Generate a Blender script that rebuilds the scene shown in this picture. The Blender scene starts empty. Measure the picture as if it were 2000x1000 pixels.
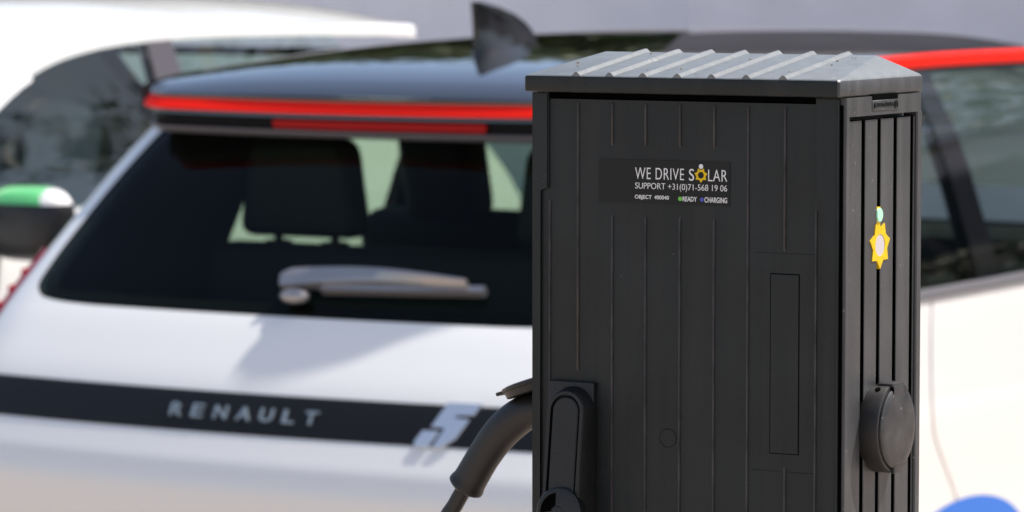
import bpy, bmesh, math, random
from math import sin, cos, pi, radians, sqrt, atan2, hypot
from mathutils import Vector, Matrix
random.seed(7)
sc = bpy.context.scene
C = sc.collection

# ------------------------------------------------------------------ camera, sky, sun, exposure
CAM_YAW, CAM_PITCH, CAM_Z = 30.0, 4.4, 1.75
cd = bpy.data.cameras.new("camera")
cam = bpy.data.objects.new("camera", cd)
C.objects.link(cam)
cam.location = (0, 0, CAM_Z)
cam.rotation_euler = (radians(90 - CAM_PITCH), 0, radians(CAM_YAW))
cd.sensor_width = 36.0
cd.lens = 140.4
cd.clip_start, cd.clip_end = 0.1, 3000
cd.dof.use_dof = True
cd.dof.focus_distance = 3.47
cd.dof.aperture_fstop = 13.0
sc.camera = cam

SUN = Vector((0.375, 0.375, 0.848)).normalized()
w = bpy.data.worlds.new("World")
sc.world = w
w.use_nodes = True
nt = w.node_tree
bg = nt.nodes["Background"]
sky = nt.nodes.new("ShaderNodeTexSky")
sky.sky_type = 'NISHITA'
sky.sun_disc = False
sky.sun_elevation = math.asin(SUN.z)
sky.sun_rotation = atan2(SUN.x, SUN.y)
sky.air_density, sky.dust_density, sky.ozone_density = 1.0, 2.6, 0.7
nt.links.new(sky.outputs[0], bg.inputs[0])
bg.inputs[1].default_value = 0.15
sl = bpy.data.lights.new("sun", 'SUN')
sl.energy = 4.2
sl.angle = radians(0.35)
sl.color = (1.0, 0.955, 0.90)
so = bpy.data.objects.new("sun", sl)
C.objects.link(so)
so.location = SUN * 50
so.rotation_euler = (-SUN).to_track_quat('-Z', 'Y').to_euler()
sc.view_settings.view_transform = 'Standard'
sc.view_settings.look = 'None'
sc.view_settings.exposure = 0.36
sc.view_settings.gamma = 1.0
sc.render.engine = 'CYCLES'
sc.cycles.use_denoising = True
sc.cycles.max_bounces = 10
sc.cycles.transparent_max_bounces = 24
sc.cycles.sample_clamp_indirect = 8.0

# ------------------------------------------------------------------ materials
def mat(name, col, rough=0.5, metal=0.0, spec=0.5, coat=0.0, noise=None, bump=None, speck=None, rvar=None, coat_ior=1.5):
    """noise=(scale, amount): albedo mottling; bump=(scale, strength); speck=(scale, threshold, colour): dust spots"""
    m = bpy.data.materials.new(name)
    m.use_nodes = True
    n, l = m.node_tree.nodes, m.node_tree.links
    b = n["Principled BSDF"]
    b.inputs["Base Color"].default_value = (*col, 1)
    b.inputs["Roughness"].default_value = rough
    b.inputs["Metallic"].default_value = metal
    b.inputs["Specular IOR Level"].default_value = spec
    b.inputs["Coat Weight"].default_value = coat
    b.inputs["Coat Roughness"].default_value = 0.03
    if coat: b.inputs["Coat IOR"].default_value = coat_ior
    if noise or bump or speck or rvar:
        tc = n.new("ShaderNodeTexCoord")
    last = None
    if noise:
        t = n.new("ShaderNodeTexNoise"); t.inputs["Scale"].default_value = noise[0]; t.inputs["Detail"].default_value = 8
        l.new(tc.outputs["Object"], t.inputs["Vector"])
        r = n.new("ShaderNodeValToRGB")
        a = noise[1]
        r.color_ramp.elements[0].position, r.color_ramp.elements[1].position = 0.3, 0.72
        r.color_ramp.elements[0].color = (*[c * (1 - a) for c in col], 1)
        r.color_ramp.elements[1].color = (*[min(1, c * (1 + a)) for c in col], 1)
        l.new(t.outputs["Fac"], r.inputs["Fac"])
        last = r.outputs["Color"]
    if speck:
        v = n.new("ShaderNodeTexNoise"); v.inputs["Scale"].default_value = speck[0]; v.inputs["Detail"].default_value = 3
        l.new(tc.outputs["Object"], v.inputs["Vector"])
        mr = n.new("ShaderNodeMapRange")
        mr.inputs["From Min"].default_value = speck[1]; mr.inputs["From Max"].default_value = speck[1] + 0.05
        l.new(v.outputs["Fac"], mr.inputs["Value"])
        mx = n.new("ShaderNodeMix"); mx.data_type = 'RGBA'
        l.new(mr.outputs[0], mx.inputs["Factor"])
        if last: l.new(last, mx.inputs["A"])
        else: mx.inputs["A"].default_value = (*col, 1)
        mx.inputs["B"].default_value = (*speck[2], 1)
        last = mx.outputs["Result"]
    if last: l.new(last, b.inputs["Base Color"])
    if rvar:
        mp = n.new("ShaderNodeMapping"); mp.inputs["Scale"].default_value = rvar[0]
        l.new(tc.outputs["Object"], mp.inputs["Vector"])
        t = n.new("ShaderNodeTexNoise"); t.inputs["Scale"].default_value = 1.0; t.inputs["Detail"].default_value = 6
        l.new(mp.outputs[0], t.inputs["Vector"])
        mr = n.new("ShaderNodeMapRange"); mr.inputs["From Min"].default_value = 0.3; mr.inputs["From Max"].default_value = 0.7
        mr.inputs["To Min"].default_value = rough - rvar[1]; mr.inputs["To Max"].default_value = rough + rvar[1]
        l.new(t.outputs["Fac"], mr.inputs["Value"]); l.new(mr.outputs[0], b.inputs["Roughness"])
        if len(rvar) > 2:
            m2 = n.new("ShaderNodeMapRange"); m2.inputs["From Min"].default_value = 0.50; m2.inputs["From Max"].default_value = 0.78
            m2.inputs["To Max"].default_value = 0.45
            l.new(t.outputs["Fac"], m2.inputs["Value"])
            mx = n.new("ShaderNodeMix"); mx.data_type = 'RGBA'
            l.new(m2.outputs[0], mx.inputs["Factor"]); l.new(last, mx.inputs["A"]); mx.inputs["B"].default_value = (*rvar[2], 1)
            last = mx.outputs["Result"]
            l.new(last, b.inputs["Base Color"])
    if bump:
        t = n.new("ShaderNodeTexNoise"); t.inputs["Scale"].default_value = bump[0]; t.inputs["Detail"].default_value = 4
        l.new(tc.outputs["Object"], t.inputs["Vector"])
        bp = n.new("ShaderNodeBump"); bp.inputs["Strength"].default_value = bump[1]; bp.inputs["Distance"].default_value = 0.002
        l.new(t.outputs["Fac"], bp.inputs["Height"])
        l.new(bp.outputs["Normal"], b.inputs["Normal"])
    return m

def glass_mat(name, tint, rough=0.0, ior=1.5):
    m = bpy.data.materials.new(name)
    m.use_nodes = True
    n, l = m.node_tree.nodes, m.node_tree.links
    for x in list(n):
        if x.type != 'OUTPUT_MATERIAL': n.remove(x)
    out = [x for x in n if x.type == 'OUTPUT_MATERIAL'][0]
    tr = n.new("ShaderNodeBsdfTransparent"); tr.inputs[0].default_value = (*tint, 1)
    gl = n.new("ShaderNodeBsdfGlossy"); gl.inputs["Roughness"].default_value = rough
    # Schlick reflectance, the same from both sides of the pane
    f0 = ((ior - 1) / (ior + 1)) ** 2 * 1.7
    ge = n.new("ShaderNodeNewGeometry")
    dt = n.new("ShaderNodeVectorMath"); dt.operation = 'DOT_PRODUCT'
    l.new(ge.outputs["Incoming"], dt.inputs[0]); l.new(ge.outputs["Normal"], dt.inputs[1])
    def mth(op, a, b=None):
        q = n.new("ShaderNodeMath"); q.operation = op
        if isinstance(a, float): q.inputs[0].default_value = a
        else: l.new(a, q.inputs[0])
        if b is not None: q.inputs[1].default_value = b
        return q.outputs[0]
    c_ = mth('ABSOLUTE', dt.outputs["Value"])
    inv = n.new("ShaderNodeMath"); inv.operation = 'SUBTRACT'; inv.inputs[0].default_value = 1.0; l.new(c_, inv.inputs[1])
    fr = mth('ADD', mth('MULTIPLY', mth('POWER', inv.outputs[0], 5.0), 1 - f0), f0)
    mx = n.new("ShaderNodeMixShader")
    l.new(fr, mx.inputs[0]); l.new(tr.outputs[0], mx.inputs[1]); l.new(gl.outputs[0], mx.inputs[2])
    l.new(mx.outputs[0], out.inputs[0])
    return m

M = {}
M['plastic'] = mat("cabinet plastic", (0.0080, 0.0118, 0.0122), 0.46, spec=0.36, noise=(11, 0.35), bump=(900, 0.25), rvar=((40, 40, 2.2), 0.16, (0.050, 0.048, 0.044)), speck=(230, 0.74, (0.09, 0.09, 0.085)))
M['lid'] = mat("sky-lit lid plastic", (0.170, 0.180, 0.178), 0.38, noise=(60, 0.13), bump=(500, 0.2), speck=(170, 0.69, (0.30, 0.29, 0.26)))  # sky glare on the lid top put into a pale base; specks are dust
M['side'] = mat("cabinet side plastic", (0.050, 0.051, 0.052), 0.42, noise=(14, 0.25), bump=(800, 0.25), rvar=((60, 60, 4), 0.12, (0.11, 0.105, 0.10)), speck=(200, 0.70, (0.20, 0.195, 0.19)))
M['handle'] = mat("black handle plastic", (0.007, 0.0065, 0.006), 0.42, noise=(30, 0.3), bump=(600, 0.2))
M['wornlitrib'] = mat("worn sunlit rib plastic", (0.046, 0.041, 0.036), 0.5, spec=0.4, noise=(40, 0.5))  # wear and dust, with the ribs' sun highlight put into the colour
M['socketlid'] = mat("dusty socket plastic", (0.034, 0.033, 0.033), 0.45, noise=(45, 0.5), bump=(400, 0.12), speck=(260, 0.70, (0.16, 0.15, 0.14)))
M['rubber'] = mat("black rubber", (0.016, 0.015, 0.0145), 0.5, noise=(25, 0.2))
M['void'] = mat("recess shade", (0.0012, 0.0012, 0.0012), 0.9, spec=0.03)  # near-black paint for the shade inside slots and gaps
M['sticker'] = mat("black sticker foil", (0.0085, 0.010, 0.0095), 0.48, spec=0.3)
M['print'] = mat("white print", (0.78, 0.78, 0.76), 0.5)
M['yellow'] = mat("yellow print", (0.76, 0.49, 0.006), 0.45, spec=0.3, noise=(300, 0.12))
M['green'] = mat("green print", (0.16, 0.55, 0.06), 0.4)
M['blue'] = mat("blue print", (0.06, 0.08, 0.42), 0.4)
M['lens'] = mat("pale emblem lens", (0.56, 0.51, 0.52), 0.3)
M['led'] = mat("green status lens", (0.45, 0.82, 0.58), 0.2)
M['white'] = mat("white car paint", (0.80, 0.79, 0.757), 0.35, coat=1.0)
M['gloss'] = mat("black car paint", (0.005, 0.005, 0.006), 0.04, coat=1.0, coat_ior=1.75)
M['red'] = mat("red trim", (0.95, 0.014, 0.004), 0.5, spec=0.15)
M['brake'] = mat("red lamp lens", (0.42, 0.003, 0.003), 0.45, spec=0.2)
M['tail'] = mat("dark red lamp lens", (0.20, 0.003, 0.02), 0.1, coat=1.0)
M['trim'] = mat("black textured trim", (0.009, 0.009, 0.010), 0.4, spec=0.25, bump=(700, 0.4))
M['blacktrim'] = mat("satin black trim", (0.012, 0.012, 0.013), 0.4)
M['greytrim'] = mat("grey satin trim", (0.12, 0.115, 0.12), 0.4)
M['wiper'] = mat("wiper plastic", (0.40, 0.38, 0.37), 0.3, metal=0.7)
M['chrome'] = mat("satin metal lettering", (0.86, 0.87, 0.88), 0.18, metal=0.8)
M['letter'] = mat("grey metal lettering", (0.38, 0.44, 0.46), 0.35, metal=0.5)
M['cabin'] = mat("grey cabin trim", (0.26, 0.27, 0.28), 0.8)
M['frit'] = mat("black glass border", (0.0015, 0.0015, 0.0015), 0.9, spec=0.1)
M['inside'] = mat("dark interior", (0.006, 0.006, 0.0065), 0.8)
M['glass'] = glass_mat("tinted rear glass", (0.66, 0.80, 0.66), 0.0, 1.15)
M['sglass'] = glass_mat("side glass", (0.44, 0.52, 0.46))
M['cglass'] = glass_mat("clear side glass", (0.78, 0.88, 0.84))
M['tyre'] = mat("tyre rubber", (0.016, 0.016, 0.016), 0.8, bump=(200, 0.4))
M['rim'] = mat("alloy rim", (0.5, 0.5, 0.5), 0.3, metal=1.0)
M['decal'] = mat("blue decal", (0.03, 0.17, 0.62), 0.4, spec=0.2)
M['mgreen'] = mat("green mirror paint", (0.14, 0.62, 0.20), 0.3, coat=1.0)
M['bark'] = mat("bark", (0.09, 0.07, 0.05), 0.9, noise=(12, 0.4))
M['render'] = mat("pale render wall", (0.88, 0.88, 0.93), 0.9, noise=(3, 0.04), bump=(60, 0.3))
M['greyrender'] = mat("grey cladding", (0.72, 0.72, 0.78), 0.8, noise=(2, 0.08))
M['winglass'] = mat("house window glass", (0.03, 0.035, 0.04), 0.05)
M['coping'] = mat("concrete coping", (0.4, 0.4, 0.4), 0.9, noise=(8, 0.2))
M['caster_pole'] = mat("shadow caster steel", (0.35, 0.36, 0.37), 0.45, metal=0.8)
M['lampglass'] = mat("lamp cover", (0.6, 0.6, 0.6), 0.2)
def leaf_mat(name, c0, c1):
    m = mat(name, c0, 0.55, noise=(1.1, 0.0))
    for nd in m.node_tree.nodes:
        if nd.type == 'VALTORGB':
            nd.color_ramp.elements[0].color = (*c0, 1); nd.color_ramp.elements[1].color = (*c1, 1)
    return m
M['leaf'] = leaf_mat("foliage", (0.022, 0.042, 0.010), (0.085, 0.11, 0.022))
def paving_mat():
    m = mat("beige brick paving", (0.40, 0.33, 0.26), 0.85)
    n, l = m.node_tree.nodes, m.node_tree.links
    b = n["Principled BSDF"]
    tc = n.new("ShaderNodeTexCoord")
    br = n.new("ShaderNodeTexBrick")
    br.inputs["Scale"].default_value = 1.0
    br.inputs["Brick Width"].default_value = 0.21; br.inputs["Row Height"].default_value = 0.105; br.inputs["Mortar Size"].default_value = 0.006
    br.inputs["Color1"].default_value = (0.62, 0.50, 0.40, 1); br.inputs["Color2"].default_value = (0.54, 0.43, 0.345, 1); br.inputs["Mortar"].default_value = (0.26, 0.22, 0.18, 1)
    l.new(tc.outputs["Object"], br.inputs["Vector"])
    ns = n.new("ShaderNodeTexNoise"); ns.inputs["Scale"].default_value = 0.8; ns.inputs["Detail"].default_value = 8
    l.new(tc.outputs["Object"], ns.inputs["Vector"])
    mx = n.new("ShaderNodeMix"); mx.data_type = 'RGBA'; mx.blend_type = 'MULTIPLY'; mx.inputs["Factor"].default_value = 0.35
    l.new(br.outputs["Color"], mx.inputs["A"]); l.new(ns.outputs["Fac"], mx.inputs["B"])
    l.new(mx.outputs["Result"], b.inputs["Base Color"])
    return m
M['paving'] = paving_mat()

# ------------------------------------------------------------------ mesh helpers
def thing(name, label, cat, loc=(0, 0, 0), rotz=0.0, group=None):
    o = bpy.data.objects.new(name, None)
    o.empty_display_size = 0.2
    C.objects.link(o)
    o.location = loc; o.rotation_euler = (0, 0, rotz)
    o["label"], o["category"] = label, cat
    if group: o["group"] = group
    return o

def obj(name, bm, m, parent=None, smooth=True, angle=40, label=None):
    bmesh.ops.recalc_face_normals(bm, faces=bm.faces) if getattr(bm, "_fix", True) is True else None
    me = bpy.data.meshes.new(name)
    bm.to_mesh(me); bm.free()
    o = bpy.data.objects.new(name, me)
    C.objects.link(o)
    for x in (m if isinstance(m, (list, tuple)) else [m]): me.materials.append(x)
    if smooth:
        me.polygons.foreach_set("use_smooth", [True] * len(me.polygons))
        me.set_sharp_from_angle(angle=radians(angle))
    if parent: o.parent = parent
    if label: o["label"] = label
    return o

def tag(o, label, cat, group=None, kind=None):
    o["label"], o["category"] = label, cat
    if group: o["group"] = group
    if kind: o["kind"] = kind
    return o

def box(bm, x0, x1, y0, y1, z0, z1, bev=0.0, seg=2, mtx=None):
    r = bmesh.ops.create_cube(bm, size=1.0)
    vs = r["verts"]
    for v in vs:
        v.co = Vector((x0 + (v.co.x + .5) * (x1 - x0), y0 + (v.co.y + .5) * (y1 - y0), z0 + (v.co.z + .5) * (z1 - z0)))
    if bev:
        es = list({e for v in vs for e in v.link_edges})
        g = bmesh.ops.bevel(bm, geom=es, offset=bev, segments=seg, profile=0.6, affect='EDGES')
        vs = list({v for f in g["faces"] for v in f.verts} | {v for v in vs if v.is_valid})
    if mtx is not None:
        bmesh.ops.transform(bm, matrix=mtx, verts=vs)
    return vs

def grid(bm, rows, closed_u=False, mi=0):
    vr = [[bm.verts.new(p) for p in r] for r in rows]
    for a, b in zip(vr[:-1], vr[1:]):
        n = len(a)
        for i in range(n if closed_u else n - 1):
            j = (i + 1) % n
            try:
                f = bm.faces.new((a[i], a[j], b[j], b[i])); f.material_index = mi
            except ValueError: pass
    return vr

def cap(bm, ring):
    try: bm.faces.new(ring)
    except ValueError: pass

def tube(bm, pts, rad, n=14, caps=True):
    pts = [Vector(p) for p in pts]
    rings, up = [], Vector((0, 1, 0))
    for i, p in enumerate(pts):
        t = (pts[min(i + 1, len(pts) - 1)] - pts[max(i - 1, 0)]).normalized()
        a = up - t * up.dot(t)
        if a.length < 1e-4: a = Vector((1, 0, 0)) - t * t.x
        a.normalize(); b = t.cross(a); up = a
        r = rad[i] if isinstance(rad, (list, tuple)) else rad
        rings.append([p + (a * cos(k / n * 2 * pi) + b * sin(k / n * 2 * pi)) * r for k in range(n)])
    vr = grid(bm, rings, closed_u=True)
    if caps: cap(bm, list(reversed(vr[0]))); cap(bm, vr[-1])
    return vr

def lathe(bm, prof, axis='X', n=40, mtx=None):
    """prof: (r, h) pairs turned round the axis through the origin"""
    rings = []
    for r, h in prof:
        ring = []
        for k in range(n):
            a = k / n * 2 * pi
            p = Vector((h, r * cos(a), r * sin(a))) if axis == 'X' else (Vector((r * cos(a), h, r * sin(a))) if axis == 'Y' else Vector((r * cos(a), r * sin(a), h)))
            ring.append(mtx @ p if mtx is not None else p)
        rings.append(ring)
    vr = grid(bm, rings, closed_u=True)
    cap(bm, vr[0]); cap(bm, vr[-1])
    return vr

def prism(bm, poly, fn, d0, d1, bev=0.0):
    """poly: 2-D outline; fn(a, b, d) -> point; extruded from depth d0 to d1"""
    a = [bm.verts.new(fn(p[0], p[1], d0)) for p in poly]
    b = [bm.verts.new(fn(p[0], p[1], d1)) for p in poly]
    fs = [bm.faces.new(a), bm.faces.new(list(reversed(b)))]
    n = len(poly)
    for i in range(n):
        bm.faces.new((a[i], b[i], b[(i + 1) % n], a[(i + 1) % n]))
    if bev:
        es = [e for e in fs[1].edges]
        bmesh.ops.bevel(bm, geom=es, offset=bev, segments=2, affect='EDGES')

def sp(x, xs, ys):
    """monotone cubic interpolation"""
    n = len(xs)
    if x <= xs[0]: return ys[0]
    if x >= xs[-1]: return ys[-1]
    d = [(ys[i + 1] - ys[i]) / (xs[i + 1] - xs[i]) for i in range(n - 1)]
    m = [d[0]] + [0 if d[i - 1] * d[i] <= 0 else 2 * d[i - 1] * d[i] / (d[i - 1] + d[i]) for i in range(1, n - 1)] + [d[-1]]
    i = max(k for k in range(n - 1) if xs[k] <= x)
    h = xs[i + 1] - xs[i]; t = (x - xs[i]) / h
    return (2*t**3 - 3*t*t + 1) * ys[i] + (t**3 - 2*t*t + t) * h * m[i] + (-2*t**3 + 3*t*t) * ys[i + 1] + (t**3 - t*t) * h * m[i + 1]

def text_mesh(bm, s, fn, x0, x1, z0, z1, d0, d1, spacing=1.0, shear=0.0, weight=0.0, mono=None):
    """writes s into bm, fitted to the box x0..x1, z0..z1 of the surface fn(a, b, depth)"""
    cu = bpy.data.curves.new("lettering", 'FONT')
    cu.body = s; cu.size = 1.0; cu.extrude = 0.5; cu.offset = weight; cu.space_character = spacing; cu.shear = shear
    cu.resolution_u = 6
    o = bpy.data.objects.new("lettering", cu); C.objects.link(o)
    dg = bpy.context.evaluated_depsgraph_get()
    me = bpy.data.meshes.new_from_object(o.evaluated_get(dg))
    bpy.data.objects.remove(o); bpy.data.curves.remove(cu)
    xs = [v.co.x for v in me.vertices]; ys = [v.co.y for v in me.vertices]
    ax, bx, ay, by = min(xs), max(xs), min(ys), max(ys)
    t = bmesh.new(); t.from_mesh(me); bpy.data.meshes.remove(me)
    mp = {}
    for v in t.verts:
        a = x0 + (v.co.x - ax) / (bx - ax) * (x1 - x0)
        b = z0 + (v.co.y - ay) / (by - ay) * (z1 - z0)
        mp[v] = bm.verts.new(fn(a, b, d1 if v.co.z > 0 else d0))
    for f in t.faces:
        try: bm.faces.new([mp[v] for v in f.verts])
        except ValueError: pass
    t.free()

def star_ring(bm, fn, cx, cz, ro, ri, rh, d0, d1, n=7, stretch=1.0, rot=-pi / 2):
    outer = []
    for k in range(n * 2):
        a = rot + k * pi / n
        r = ro if k % 2 == 0 else ri
        outer.append((cx + r * cos(a), cz + r * sin(a) * stretch))
    inner = [(cx + rh * cos(rot + k * pi / n), cz + rh * sin(rot + k * pi / n) * stretch) for k in range(2 * n)]
    rings = [[fn(*p, d0) for p in outer], [fn(*p, d1) for p in outer], [fn(*p, d1) for p in inner], [fn(*p, d0) for p in inner]]
    grid(bm, rings, closed_u=True)

# ------------------------------------------------------------------ the setting: ground
bm = bmesh.new()
bmesh.ops.create_grid(bm, x_segments=8, y_segments=8, size=400)
g = obj("ground", bm, M['paving'], smooth=False)
g["kind"] = "structure"; g["label"] = "beige brick paving under the parked cars"

# ------------------------------------------------------------------ generic hatchback
def smooth01(t): t = max(0, min(1, t)); return t * t * (3 - 2 * t)

class Hull:
    """plan outline at every height z; local frame: +y is the car's front, y = 0 under the spoiler edge"""
    def __init__(s, P): s.P = P
    def w(s, z): return sp(z, *s.P['w'])
    def yc(s, z): return sp(z, *s.P['yc'])
    def yf(s, z): return sp(z, *s.P['yf'])
    def R(s, z): return sp(z, *s.P['R'])
    def zr(s, y): return sp(y, *s.P['zr'])
    def zc(s, y): return sp(y, *s.P['zc'])
    def rear(s, q, z, inset=0.0):
        """q in 0..1 back panel, 1..2 corner, 2..3 side as far as the first side window; signed"""
        sg, q = (1 if q >= 0 else -1), abs(q)
        W, R, y0, b = s.w(z) - inset, s.R(z), s.yc(z) + inset, s.P['bulge']
        xa = W - R
        yb = y0 + b
        if q <= 1: return Vector((sg * xa * q, y0 + b * q * q, z))
        if q <= 2:
            a = (q - 1) * pi / 2
            sl = 2 * b / xa * R   # keeps the tangent continuous enough
            return Vector((sg * (xa + R * sin(a)), yb + R * (1 - cos(a)) + sl * sin(a) * (1 - sin(a)) , z))
        ye = s.P['c_edge'](z)
        return Vector((sg * W, yb + R + (ye - yb - R) * (q - 2), z))
    def outline(s, z, inset=0.0, ds=0.045):
        pts = [s.rear(i / 14, z, inset) for i in range(14)] + [s.rear(1 + i / 12, z, inset) for i in range(13)]
        W, Rf, yf = s.w(z) - inset, s.P['Rf'], s.yf(z) - inset
        ya, yb = pts[-1].y, yf - Rf
        n = s.P['nside']
        pts += [Vector((W, ya + (yb - ya) * i / n, z)) for i in range(1, n + 1)]
        pts += [Vector((W - Rf + Rf * cos(a), yb + Rf * sin(a) * 0.8, z)) for a in [k / 10 * pi / 2 for k in range(1, 11)]]
        pts += [Vector(((W - Rf) * (1 - i / 8), yb + 0.8 * Rf + 0.07 * (1 - (1 - i / 8) ** 2), z)) for i in range(1, 9)]
        return pts

def mirror_ring(pts):
    left = [Vector((-p.x, p.y, p.z)) for p in reversed(pts[1:-1])]
    return pts + left

def make_hatchback(P, name, label, loc, rotz):
    H = Hull(P)
    t = thing(name, label, 'car', loc, rotz)
    zb = P['belt']
    # ---- lower body with wheel arches
    bm = bmesh.new()
    zs = P['zrows']
    vr = grid(bm, [mirror_ring(H.outline(z)) for z in zs], closed_u=True)
    for yw in P['axles']:
        inside = {}
        for r in vr:
            for v in r:
                if abs(v.co.x) > 0.5:
                    d = hypot(v.co.y - yw, v.co.z - P['wr'])
                    if d < P['arch']: inside[v] = d
        bmesh.ops.delete(bm, geom=[f for f in bm.faces if all(v in inside for v in f.verts)], context='FACES_ONLY')
        for v, d in inside.items():
            if v.is_valid and v.link_faces:
                k = P['arch'] / max(d, 1e-3)
                v.co.y = yw + (v.co.y - yw) * k; v.co.z = P['wr'] + (v.co.z - P['wr']) * k
    bmesh.ops.delete(bm, geom=[v for v in bm.verts if not v.link_faces], context='VERTS')
    obj("body", bm, P['paint'], t, angle=50)
    # ---- corner frame round the rear glass
    zg0, zg1 = P['glass_z']
    zrow = [zb + (zg0 - zb) * i / 3 for i in range(3)] + [zg0 + (zg1 - zg0) * (i / 40) ** 1.5 for i in range(41)]
    def qg(z):
        q0 = sp(z, *P['qg'])
        d = (z - zg0) / 0.05
        if d < 1: q0 -= 0.42 * (1 - sqrt(max(0, 1 - (1 - d) ** 2)))
        return q0
    def lim(sg, z, k, n, ins=0.0, off=0.0):
        q = qg(z) - off + (3 - qg(z) + off) * k / n
        return H.rear(sg * q, z, ins)
    bm = bmesh.new(); bi = bmesh.new()
    grid(bm, [[H.rear(-3 + 6 * k / 72, z) for k in range(73)] for z in zrow[:4]])
    for sg in (1, -1):
        grid(bm, [[lim(sg, z, k, 26) for k in range(27)] for z in zrow[3:]])
        grid(bi, [[lim(sg, z, k, 26, 0.03, 0.0) for k in range(27)] for z in zrow[3:]])
        grid(bi, [[lim(sg, z, 0, 26, i, 0.0) for i in (0.004, 0.03)] for z in zrow[3:]])
    obj("rear_pillar_frame", bm, P['paint'], t, angle=60)
    # ---- rear glass
    bm = bmesh.new()
    grid(bm, [[H.rear(qg(z) * (k / 24), z, 0.004) for k in range(-24, 25)] for z in zrow[3:]])
    rg = obj("rear_window", bm, M['glass'], t, angle=80)
    bm = bmesh.new()
    ztop = zg1 - P['frit']
    grid(bm, [[H.rear(qg(z) * (k / 24), z, 0.008) for k in range(-24, 25)] for z in (ztop, (ztop + zg1) / 2, zg1)])
    for sg in (1, -1):
        grid(bm, [[H.rear(sg * (qg(z) - 0.17 * k / 4), z, 0.008) for k in range(5)] for z in zrow[3:]])
    grid(bm, [[H.rear(qg(z) * (k / 24), z, 0.008) for k in range(-24, 25)] for z in (zg0 + 0.001, zg0 + 0.012, zg0 + 0.024)])
    obj("glass_border", bm, M['frit'], rg)
    # ---- roof
    bm = bmesh.new()
    wr, rc = P['roof_w'], 0.06
    ys = [0, 0.003, 0.008, 0.016, 0.028, 0.042, 0.06, 0.085] + [0.085 + (P['header'] - 0.085) * (i / 22) for i in range(1, 23)]
    def rw(y):
        base = wr(y)
        return base - rc + sqrt(max(0, rc * rc - (rc - y) ** 2)) if y < rc else base
    def zroof(u, y):
        zc, zr = H.zc(y), H.zr(y)
        return zr + (zc - zr) * (1 - abs(u) ** P['crown_pow'])
    rows = []
    for y in ys:
        rows.append([Vector((rw(y) * u, y + P['edge_bow'] * u * u * max(0, 1 - y / 0.5), zroof(u, y))) for u in [sin(k / 20 * pi / 2) for k in range(-20, 21)]])
    grid(bm, rows)
    P['zroof'], P['rw'] = zroof, rw
    obj("roof", bm, P['roofpaint'], t, angle=60)
    bl = bmesh.new()
    grid(bl, [[p - Vector((p.x * 0.03, 0, 0.03)) for p in r] for r in rows[6:]])
    # ---- side windows, pillars
    def side(sg, y, z, ins=0.0): return Vector((sg * (H.w(z) - ins), y, z))
    def ztopy(y): return H.zr(y) - P['drop']
    def quad(bmq, sg, yl, yr, ins, n=10, m=10, z0=zb):
        """yl, yr: functions of t (0 at the belt, 1 at the roof)"""
        rows = []
        for j in range(m + 1):
            tt = j / m; r = []
            for i in range(n + 1):
                y = yl(tt) + (yr(tt) - yl(tt)) * i / n
                zq = P['belt_line'](y) if 'belt_line' in P else z0
                z = zq + tt * (ztopy(y) - zq)
                r.append(side(sg, y, z, ins))
            rows.append(r)
        grid(bmq, rows)
    bp = bmesh.new()
    lin = lambda a, b: (lambda tt: a + (b - a) * tt)
    for sg in (1, -1):
        for k, (a, b) in enumerate(P['windows']):
            bw = bmesh.new()
            quad(bw, sg, lin(*a), lin(*b), 0.006, 14, 12)
            obj("side_window", bw, P.get('sglass', M['sglass']), t, angle=80)
        for a, b in P['pillars']:
            quad(bp, sg, lin(*a), lin(*b), 0.0, 4, 12)
            quad(bp, sg, lin(*a), lin(*b), 0.035, 4, 12)
        # A pillar down to the cowl and the strip between rail and glass
        yy = [P['header'] - 0.05 + (P['cowl'] - P['header'] + 0.05) * i / 14 for i in range(15)]
        ba = bmesh.new()
        grid(ba, [[side(sg, y, H.zr(y) + 0.012, 0.075), side(sg, y, H.zr(y) + 0.008, 0.03), side(sg, y, H.zr(y), 0.0), side(sg, y, H.zr(y) - P['drop'] - 0.01, -0.001)] for y in yy])
        obj("front_pillar", ba, P['apillar'], t)
        if 'belt_line' in P:
            bw = bmesh.new()
            yy = [0.14 + (P['cowl'] - 0.14) * i / 40 for i in range(41)]
            grid(bw, [[side(sg, y, zb - .004, -.001), side(sg, y, (zb + P['belt_line'](y)) / 2, -.001), side(sg, y, P['belt_line'](y) + .004, -.001), side(sg, y, P['belt_line'](y) + .004, .03)] for y in yy])
            obj("door_shoulder", bw, P['paint'], t)
        obj("window_pillar", bp, P['pillar_mat'], t)
        bp = bmesh.new()
    bp.free()
    # ---- windscreen
    bm = bmesh.new()
    rows = []
    for j in range(13):
        tt = j / 12; y = P['header'] + (P['cowl'] - P['header']) * tt
        W = H.w(H.zr(y)) - 0.06
        rows.append([Vector((W * u, y + (0.02 + 0.16 * tt) * (1 - u * u), H.zr(y) + 0.005 + (H.zc(P['header']) - H.zr(P['header'])) * (1 - tt * 0.7) * (1 - u ** 2))) for u in [k / 12 for k in range(-12, 13)]])
    grid(bm, rows)
    obj("windscreen", bm, P.get('sglass', M['sglass']), t, angle=80)
    # cowl and bonnet top
    bm = bmesh.new()
    top = H.outline(zs[-1])
    f0 = [p for p in top if p.y > P['cowl'] - 0.35]
    grid(bm, [[Vector((p.x * u, p.y, p.z + 0.02 * (1 - u * u))) for u in [k / 8 for k in range(-8, 9)]] for p in f0])
    obj("bonnet", bm, P['paint'], t, angle=60)
    # ---- interior: liner, floor, dash, seats
    zl = [0.36, 0.6, 0.8, zb - 0.01, zb + 0.03]
    grid(bi, [mirror_ring([p for p in H.outline(z, 0.05) if p.y < P['cowl'] + 0.1]) for z in zl], closed_u=True)
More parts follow.
